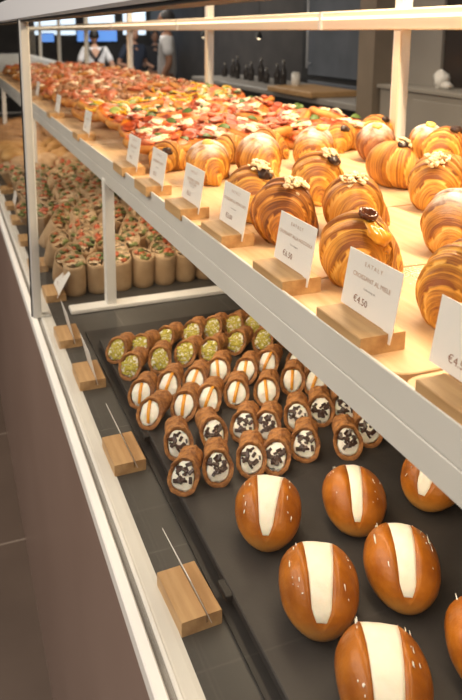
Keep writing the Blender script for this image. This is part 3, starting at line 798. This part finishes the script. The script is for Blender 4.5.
# ------------------------------------------------------------------ wraps and filled rolls on the far lower deck
def wrap_meshes(seed):
    rr = random.Random(seed); r, h = .0315, .098; n = 28
    rows = []
    def P(rad, th, z):
        seam = (th / (2 * math.pi)); k = rad * (1 + .06 * seam + .02 * noise.noise(Vector((math.cos(th) + seed, math.sin(th), z * 20))))
        zz = z * (1 + 0) + (z / h) * .010 * math.sin(th)        # slanted cut, higher at the back
        return (k * math.cos(th), k * math.sin(th), zz)
    for rad, z in ((.001, 0), (r * .82, 0), (r * .95, .004), (r, .02), (r * 1.02, .05), (r * 1.0, h * .9), (r, h), (r * .90, h + .001), (r * .86, h - .010), (r * .5, h - .011), (.001, h - .011)):
        rows.append([P(rad, 2 * math.pi * j / n, z) for j in range(n)])
    w = MB().grid(rows, True, True).mesh('tortilla', M['tort'])
    f = MB(); fr = []
    for q in (.88, .7, .5, .3, .02):
        fr.append([(r * q * math.cos(2 * math.pi * j / n), r * q * math.sin(2 * math.pi * j / n), h - .003 + .010 * math.sin(2 * math.pi * j / n) * q + .004 * (1 - q) + .005 * noise.noise(Vector((q * 5 * math.cos(2 * math.pi * j / n) + seed, q * 5 * math.sin(2 * math.pi * j / n), 1)))) for j in range(n)])
    f = MB().grid(fr, True, True).mesh('filling', M['fill'])
    l = MB(); t = MB()
    for k in range(9):
        a = rr.uniform(0, 6.28); q = math.sqrt(rr.random()) * r * .72
        (l if k % 5 in (0, 2, 4) else t).blob((q * math.cos(a), q * math.sin(a), h + .000 + .010 * math.sin(a) * q / r), (rr.uniform(.005, .012), rr.uniform(.004, .008), .005), k + seed, 1.0, 10, 7, 3)
    return w, f, l.mesh('lettuce', M['lettuce']), t.mesh('tomato', M['tomato'])
WM = [wrap_meshes(s) for s in range(5)]
def wrap_at(loc, rot, label, group, i):
    o = thing('wrap', label, 'wrap', loc, rot, group)
    for nm, me in zip(('tortilla', 'filling', 'lettuce', 'tomato'), WM[i % 5]): link(nm, me, o)
    return o
xs = [.320, .388, .49 - .066 * .5 + .0, .490 + .005, .555 + .006, .625, .690, .757]
xs = [.325, .392, .459, .526, .593, .660, .727]
for i, x in enumerate(xs):
    wrap_at((x, 1.905 + rnd.uniform(-.004, .004), DECK), (R(3), 0, R(rnd.uniform(-25, 25))), 'brown tortilla wrap standing upright, %s from the left in the front row' % ORD[i], 'wraps in the front row', i)
k = 0
for r_ in range(19):
    y = 1.985 + r_ * .074
    for c_ in range(8 if r_ < 4 else 9):
        x = .30 + .068 * c_ + (.03 if r_ % 2 else 0) + rnd.uniform(-.008, .008)
        if x > .86: continue
        wrap_at((x, y, DECK + .012 + rnd.uniform(0, .012) + .003 * min(r_, 8)), (R(rnd.uniform(18, 55)), R(rnd.uniform(-18, 18)), R(rnd.uniform(-40, 30))),
                'tortilla wrap showing its filling, packed behind the front row' if r_ < 9 else 'tortilla wrap in the far part of the pile, filling showing', 'wraps packed behind the front row' if r_ < 9 else 'wraps in the far part of the pile', rnd.randrange(5)); k += 1
def roll_meshes(seed, m, lx, ly, lz):
    b = MB(); rows = []
    n = 22
    def half(z0, up):
        rows = []
        for i in range(8):
            t = i / 7; s = math.cos(t * math.pi / 2) ** .6 if t < 1 else .02
            z = z0 + up * lz * math.sin(t * math.pi / 2)
            rows.append([(lx * s * math.cos(2 * math.pi * j / n) * (1 + .05 * noise.noise(Vector((math.cos(2 * math.pi * j / n) + seed, t, 1)))), ly * s * math.sin(2 * math.pi * j / n), z) for j in range(n)])
        return rows
    lo = MB().grid(half(lz * .9, -.85), True, True).mesh('bread_bottom', m); hi = MB().grid(half(lz * 1.25, 1.0), True, True).mesh('bread_top', m)
    f = MB(); rr = random.Random(int(seed * 10))
    for k in range(9):
        a = 2 * math.pi * k / 9
        f.blob((lx * .75 * math.cos(a), ly * .75 * math.sin(a), lz * 1.08), (.02, .014, lz * .28), k + seed, .8, 8, 6, 3)
    return lo, hi, f.mesh('ham_filling', M['ham']), MB().blob((lx * .5, -ly * .7, lz * 1.12), (.022, .018, lz * .2), seed, .9, 10, 6, 4).mesh('lettuce', M['lettuce'])
RM = dict(a=[roll_meshes(s, M['roll'], .062, .042, .030) for s in (.3, 1.4)], b=[roll_meshes(s, M['rolly'], .07, .045, .030) for s in (2.2, 3.1)], c=[roll_meshes(s, M['rollb'], .10, .040, .028) for s in (4.2, 5.1)])
RL = dict(a=('pale bread roll with pink ham, piled just behind the wraps', 'pale filled rolls'), b=('golden filled roll in the yellow pile behind the pale rolls', 'golden filled rolls'), c=('brown filled baguette in the farthest lower pile', 'brown filled baguettes'))
y = 3.45; r_ = 0
while y < 5.3:
    kd = 'a' if y < 3.65 else ('b' if y < 4.15 else 'c')
    x = .32 + (.04 if r_ % 2 else 0)
    while x < (.78 if y < 3.5 else 1.0):
        for lay in range(2):
            o = thing('filled_roll', RL[kd][0], 'filled roll', (x + rnd.uniform(-.01, .01), y + rnd.uniform(-.01, .01) + .03 * lay, DECK + .004 + .060 * lay), (R(rnd.uniform(30, 60)), R(rnd.uniform(-12, 12)), R(rnd.uniform(-40, 40))), RL[kd][1])
            for nm, me in zip(('bread_bottom', 'bread_top', 'ham_filling', 'lettuce'), rnd.choice(RM[kd])): link(nm, me, o)
        x += .128 if kd != 'c' else .17
    y += .105; r_ += 1

# ------------------------------------------------------------------ behind the case: kitchen
ct = thing('kitchen_counter', 'long dark counter with a pale grey worktop running behind the case', 'counter', (3.0, 6.2, 0))
link('cabinet_body', MB().box(.03, .75, -2.15, 2.1, 0, 1.085).mesh('cabinet_body', M['black'], False), ct)
link('worktop', MB().box(0, .78, -2.2, 2.15, 1.085, 1.135, b=.004).mesh('worktop', M['worktop'], False), ct)
wb = link('chopping_board', MB().box(-.12, .38, -.42, .42, 0, .05, b=.006).mesh('chopping_board', M['blk'], False), None, (3.05, 5.6, 1.136)); tag(wb, 'thick wooden chopping board on the pale worktop behind the case', 'board')
wc = thing('white_canister', 'tall white canister standing on the worktop behind the chopping board', 'canister', (3.2, 5.95, 1.136))
link('canister_body', MB().tube((0, 0, 0), (0, 0, .16), .04, .042, 16).mesh('canister_body', M['white']), wc); link('canister_lid', MB().tube((0, 0, .16), (0, 0, .175), .044, .03, 16).mesh('canister_lid', M['white']), wc)
gm = None
for i in range(9):
    h = .15 + .05 * (i % 3)
    b = thing('bottle', 'dark glass bottle on the dim worktop, %s from the left of the row' % ORD[i], 'bottle', (3.35 + .03 * (i % 2), 8.1 - .2 * i, 1.136), group='bottles on the kitchen worktop')
    link('bottle_body', MB().grid([[(r * math.cos(2 * math.pi * j / 14), r * math.sin(2 * math.pi * j / 14), z) for j in range(14)] for r, z in ((.03, 0), (.036, .01), (.036, h * .6), (.014, h * .8), (.013, h))], True, True).mesh('bottle_body', M['darkglass']), b)
    link('bottle_cap', MB().tube((0, 0, h), (0, 0, h + .018), .015, .014, 12).mesh('bottle_cap', M['grey']), b)
ov = thing('oven', 'tall dark steel oven with a bright vertical handle behind the counter', 'oven', (3.86, 6.3, 0))
link('oven_body', MB().box(0, .6, -.75, .75, 0, 2.3, b=.01).mesh('oven_body', M['black'], False), ov)
link('oven_door', MB().box(-.03, 0, -.7, .55, 1.22, 2.2, b=.008).mesh('oven_door', M['oven'], False), ov)
link('oven_door', MB().box(-.03, 0, -.7, .55, .3, 1.16, b=.008).mesh('oven_door', M['oven'], False), ov)
link('door_handle', MB().tube((-.07, .5, 1.3), (-.07, .5, 2.1), .012).tube((-.07, .5, 1.35), (0, .5, 1.35), .008).tube((-.07, .5, 2.05), (0, .5, 2.05), .008).mesh('door_handle', M['polished']), ov)
pl = struct('wall_pillar', MB().box(2.6, 2.745, 3.80, 3.98, 0, 3.4), M['taupe'])
sc_ = thing('service_cabinet', 'grey low cabinet under the dark window behind the case', 'cabinet', (2.65, 3.1, 0))
link('cabinet_body', MB().box(.0, .5, -2.2, .68, 0, 1.34).mesh('cabinet_body', M['grey'], False), sc_)
link('cabinet_top', MB().box(-.02, .5, -2.2, .70, 1.34, 1.365, b=.003).mesh('cabinet_top', M['grey'], False), sc_)
for y in (-1.4, -.7, 0):
    link('cabinet_door', MB().box(-.012, 0, y - .32, y + .34, .1, 1.3, b=.004).mesh('cabinet_door', M['grey'], False), sc_)
struct('wall_right', MB().box(2.86, 2.95, 3.48, 3.79, 1.365, 3.4).box(2.86, 2.95, .9, 3.48, 2.05, 3.4), M['grey'])
struct('window_4', MB().box(2.88, 2.9, .9, 3.48, 1.365, 2.05), M['darkglass'])
cl = link('cloth', MB().blob((0, 0, .05), (.045, .05, .055), 3, .5, 16, 10, 2.2).blob((.0, -.045, .02), (.03, .04, .022), 5, .4, 12, 8).mesh('cloth', M['white']), None, (2.76, 3.34, 1.367)); tag(cl, 'crumpled white cloth on the grey cabinet by the dark window', 'cloth')
sn = thing('wall_screen', 'glowing blue menu screen on the far wall', 'screen', (2.15, 14.9, 1.56))
link('screen_frame', MB().box(-.14, .14, 0, .05, -.10, .10, b=.01).mesh('screen_frame', M['black'], False), sn); link('screen_panel', MB().box(-.125, .125, -.005, 0, -.085, .085).mesh('screen_panel', M['blue'], False), sn)
sn = thing('wall_screen', 'wide glowing blue screen above the far customers', 'screen', (3.2, 14.9, 1.66))
link('screen_frame', MB().box(-.45, .45, 0, .05, -.2, .2, b=.01).mesh('screen_frame', M['black'], False), sn); link('screen_panel', MB().box(-.43, .43, -.005, 0, -.18, .18).mesh('screen_panel', M['blue'], False), sn)
for i, (x, y) in enumerate(((3.1, 8.2), (3.25, 6.9))):
    pd = thing('pendant_lamp', ['dim pendant lamp over the kitchen counter, farther one', 'dim pendant lamp over the kitchen counter, nearer one'][i], 'lamp', (x, y, 1.62), group='pendant lamps over the counter')
    link('lamp_shade', MB().grid([[(r * math.cos(2 * math.pi * j / 16), r * math.sin(2 * math.pi * j / 16), z) for j in range(16)] for r, z in ((.04, 0), (.03, .05), (.01, .07))], True).mesh('lamp_shade', M['black']), pd)
    link('bulb', MB().blob((0, 0, .01), (.018, .018, .02), 1, 0).mesh('bulb', M['lamp']), pd)
    link('cord', MB().tube((0, 0, .07), (0, 0, 1.78), .003, .003, 6).mesh('cord', M['black']), pd)

# ------------------------------------------------------------------ people in the background
def skin_obj(name, pts, edges, rads, m, parent, root=0, sub=1):
    me = bpy.data.meshes.new(name); me.from_pydata(pts, edges, []); me.materials.append(m)
    o = link(name, me, parent)
    mo = o.modifiers.new('skin', 'SKIN'); mo.use_smooth_shade = True
    if not me.skin_vertices: me.skin_vertices.new() if hasattr(me.skin_vertices, 'new') else None
    sv = me.skin_vertices[0].data
    for i, r in enumerate(rads): sv[i].radius = (r if isinstance(r, tuple) else (r, r)); sv[i].use_root = (i == root)
    o.modifiers.new('sub', 'SUBSURF').levels = sub; o.modifiers['sub'].render_levels = sub + 1
    return o
def person(label, loc, yaw, top, skinm, apron=False, hh=1.0, fore=.0, arms=((-.30, .06, 1.12, -.22, -.22, 1.08), (.30, .06, 1.12, .22, -.22, 1.08))):
    o = thing('person', label, 'person', loc, (0, 0, R(yaw)))
    o.scale = (hh, hh, hh)
    f = fore
    P = [(0, 0, .95), (0, 0, 1.12), (0, -f * .5, 1.30), (0, -f, 1.45), (0, -f * 1.2, 1.53)]     # pelvis, waist, chest, neck base, neck top
    E_ = [(0, 1), (1, 2), (2, 3), (3, 4)]; Rr = [(.15, .11), (.14, .10), (.17, .11), (.07, .065), (.055, .055)]
    for s in (-1, 1):
        b = len(P); P += [(s * .10, 0, .86), (s * .11, -.02, .48), (s * .12, .02, .08), (s * .125, -.13, .035)]
        E_ += [(0, b), (b, b + 1), (b + 1, b + 2), (b + 2, b + 3)]; Rr += [.085, .058, .04, .038]
    for s, (ex, ey_, ez, hx, hy, hz) in zip((-1, 1), arms):
        b = len(P); P += [(s * .18, -f, 1.42), (ex, ey_, ez), (hx, hy, hz), (hx * 1.0 - s * .01, hy - .08, hz - .02)]
        E_ += [(2, b), (b, b + 1), (b + 1, b + 2), (b + 2, b + 3)]; Rr += [.06, .042, .03, .035]
    skin_obj('body', P, E_, Rr, skinm, o)
    # head with face, ears, nose
    h = MB(); hc = Vector((0, -f * 1.3 - .01, 1.64))
    rows = []
    for i in range(17):
        t = math.pi * i / 16; t = min(max(t, .03), math.pi - .03); row = []
        for j in range(24):
            a = 2 * math.pi * j / 24; d = Vector((math.sin(t) * math.cos(a), math.sin(t) * math.sin(a), math.cos(t)))
            x = .075 * d.x * (1 - .22 * max(0, -d.z)); y_ = .095 * d.y; z = .118 * d.z
            if d.y < -.8 and -.35 < d.z < .1: y_ -= .018 * (1 - abs(d.x) * 3) if abs(d.x) < .33 else 0
            row.append((hc.x + x, hc.y + y_, hc.z + z))
        rows.append(row)
    h.grid(rows, True, True)
    for s in (-1, 1): h.blob((s * .078, hc.y + .01, hc.z - .005), (.010, .02, .032), 1, .1)
    hd = link('head', h.mesh('head', skinm), o)
    e = MB()
    for s in (-1, 1): e.blob((s * .03, hc.y - .086, hc.z + .008), (.011, .008, .007), 1, 0)
    link('eyes', e.mesh('eyes', M['hair']), hd); link('mouth', MB().blob((0, hc.y - .085, hc.z - .058), (.024, .010, .007), 1, .1).mesh('mouth', M['ham']), hd)
    hr = MB(); rows = []
    for i in range(10):
        t = .03 + 1.75 * i / 9; row = []
        for j in range(24):
            a = 2 * math.pi * j / 24; d = Vector((math.sin(t) * math.cos(a), math.sin(t) * math.sin(a), math.cos(t)))
            up = .055 if (d.y < -.3 and d.z < .55) else 0
            row.append((hc.x + .085 * d.x, hc.y + .012 + .104 * d.y * (1 if d.y > -.2 else .95), max(hc.z + .006 + .126 * d.z, hc.z + .05 if d.y < -.35 else -9)))
        rows.append(row)
    link('hair', hr.grid(rows, True, True).mesh('hair', M['hair']), o)
    # clothing
    P2 = [(0, 0, .90), (0, 0, 1.12), (0, -f * .5, 1.30), (0, -f, 1.44)]; E2 = [(0, 1), (1, 2), (2, 3)]; R2 = [(.175, .135), (.165, .125), (.195, .135), (.085, .08)]
    for s, (ex, ey_, ez, hx, hy, hz) in zip((-1, 1), arms):
        b = len(P2); P2 += [(s * .185, -f, 1.41), (s * .185 + (ex - s * .185) * .75, -f + (ey_ + f) * .75, 1.41 + (ez - 1.41) * .75)]; E2 += [(2, b), (b, b + 1)]; R2 += [.078, .066]
    skin_obj('shirt', P2, E2, R2, top, o)
    P3 = [(0, 0, .98)]; E3 = []; R3 = [(.165, .125)]
    for s in (-1, 1):
        b = len(P3); P3 += [(s * .10, 0, .86), (s * .11, -.02, .48), (s * .12, .02, .10)]; E3 += [(0, b), (b, b + 1), (b + 1, b + 2)]; R3 += [.10, .075, .06]
    skin_obj('trousers', P3, E3, R3, M['trouser'], o)
    if apron:
        a = MB()
        def strap(p, q):
            rws = []
            for i in range(9):
                t = i / 8; x = p[0] + (q[0] - p[0]) * t; z = p[1] + (q[1] - p[1]) * t
                yb = .125 + .012 * math.sin(math.pi * t) - f * max(0, (z - 1.0) / .45)
                rws.append([(x - .022, yb, z), (x + .022, yb, z), (x + .022, yb + .012, z), (x - .022, yb + .012, z)])
            a.grid(rws, True, True)
        strap((-.13, 1.46), (.14, 1.02)); strap((.13, 1.46), (-.14, 1.02))
        link('apron_straps', a.mesh('apron_straps', M['apron'], False), o)
        sk = MB(); rws = []
        for z, w in ((1.06, .185), (.95, .205), (.6, .23)): rws.append([(w * math.cos(2 * math.pi * j / 20), (w * .78) * math.sin(2 * math.pi * j / 20), z) for j in range(20)])
        link('apron_skirt', sk.grid(rws, True).mesh('apron_skirt', M['apron']), o)
    return o
person('person in a white shirt with dark crossed apron straps, back to the camera', (2.43, 11.5, 0), 175, M['shirt'], M['skin'], True, .98, .09)
person('person in a white short-sleeved shirt with a tan lowered forearm, right of the apron wearer', (2.88, 9.0, 0), 250, M['shirt'], M['skind'], False, 1.12, .0, ((-.26, .04, 1.14, -.25, -.10, .88), (.26, .04, 1.14, .25, -.10, .88)))
person('person in a navy jacket standing far off before the blue screen', (3.28, 12.2, 0), 20, M['bluejacket'], M['skin'], False, 1.0)
person('person in dark clothes far off, beside the navy jacket', (3.98, 13.2, 0), -15, M['apron'], M['skin'], False, .97)

# ------------------------------------------------------------------ lights
def area(name, loc, sx, sy, e, col, rot=(0, 0, 0)):
    l = bpy.data.lights.new(name, 'AREA'); l.shape = 'RECTANGLE'; l.size = sx; l.size_y = sy; l.energy = e; l.color = col
    o = bpy.data.objects.new(name, l); COL.objects.link(o); o.location = loc; o.rotation_euler = rot
    return o
WARM = (1, .76, .48)
area('case_top_light', (1.2, .95, 2.30), .06, 2.2, 62, WARM, (0, R(20), 0))
area('case_top_light_far', (1.2, 3.8, 2.35), .07, 3.4, 27, WARM, (0, R(20), 0))
area('under_shelf_light', (.50, 1.1, 1.30), .05, 2.4, 4.3, (1, .78, .53), (0, R(-8), 0))
area('under_shelf_light_far', (.50, 4.0, 1.30), .05, 2.2, 3.2, (1, .78, .54), (0, 0, 0))
area('hall_light', (-1.3, 1.5, 3.0), 1.8, 5, 125, (1, .88, .76), (0, R(-22), 0))
area('kitchen_fill', (2.2, 9.5, 3.2), 1.0, 4, 80, (1, .88, .74), (0, 0, 0))
area('kitchen_fill', (2.6, 10.2, 2.9), .6, 1.5, 40, (1, .95, .9), (0, 0, 0))  # unseen lamp, added to brighten the apron wearer's white shirt
area('kitchen_fill', (2.1, 4.6, 3.2), .6, 3, 30, (1, .86, .7), (0, R(20), 0))  # nearer unseen lamp, added to lift the dark oven behind the counter
w = bpy.data.worlds.new('World'); SC.world = w; w.use_nodes = True
w.node_tree.nodes['Background'].inputs[0].default_value = (.95, .92, .90, 1); w.node_tree.nodes['Background'].inputs[1].default_value = .08

# ------------------------------------------------------------------ camera
cam = bpy.data.cameras.new('camera'); co = bpy.data.objects.new('camera', cam); COL.objects.link(co); SC.camera = co
rx = Vector((.93929936, -.34309841, -.00044874)); dn = Vector((-.0663065, -.18024352, -.98138459)); fw = Vector((.33663061, .92184367, -.19205228))
Mx = Matrix.Identity(4)
for i in range(3):
    Mx[i][0] = rx[i]; Mx[i][1] = -dn[i]; Mx[i][2] = -fw[i]
Mx.translation = (0, 0, 1.70)
co.matrix_world = Mx
cam.sensor_fit = 'VERTICAL'; cam.sensor_height = 36; cam.lens = 691.545 / 700 * 36
cam.shift_x = (231 - 195.384) / 700; cam.shift_y = (166.214 - 350) / 700
cam.clip_start = .02; cam.clip_end = 100
cam.dof.use_dof = True; cam.dof.focus_distance = .95; cam.dof.aperture_fstop = 8.0
vs = SC.view_settings
SC.display_settings.display_device = 'sRGB'
vs.view_transform = 'Standard'; vs.look = 'None'; vs.exposure = 0; vs.gamma = 1; vs.use_curve_mapping = False
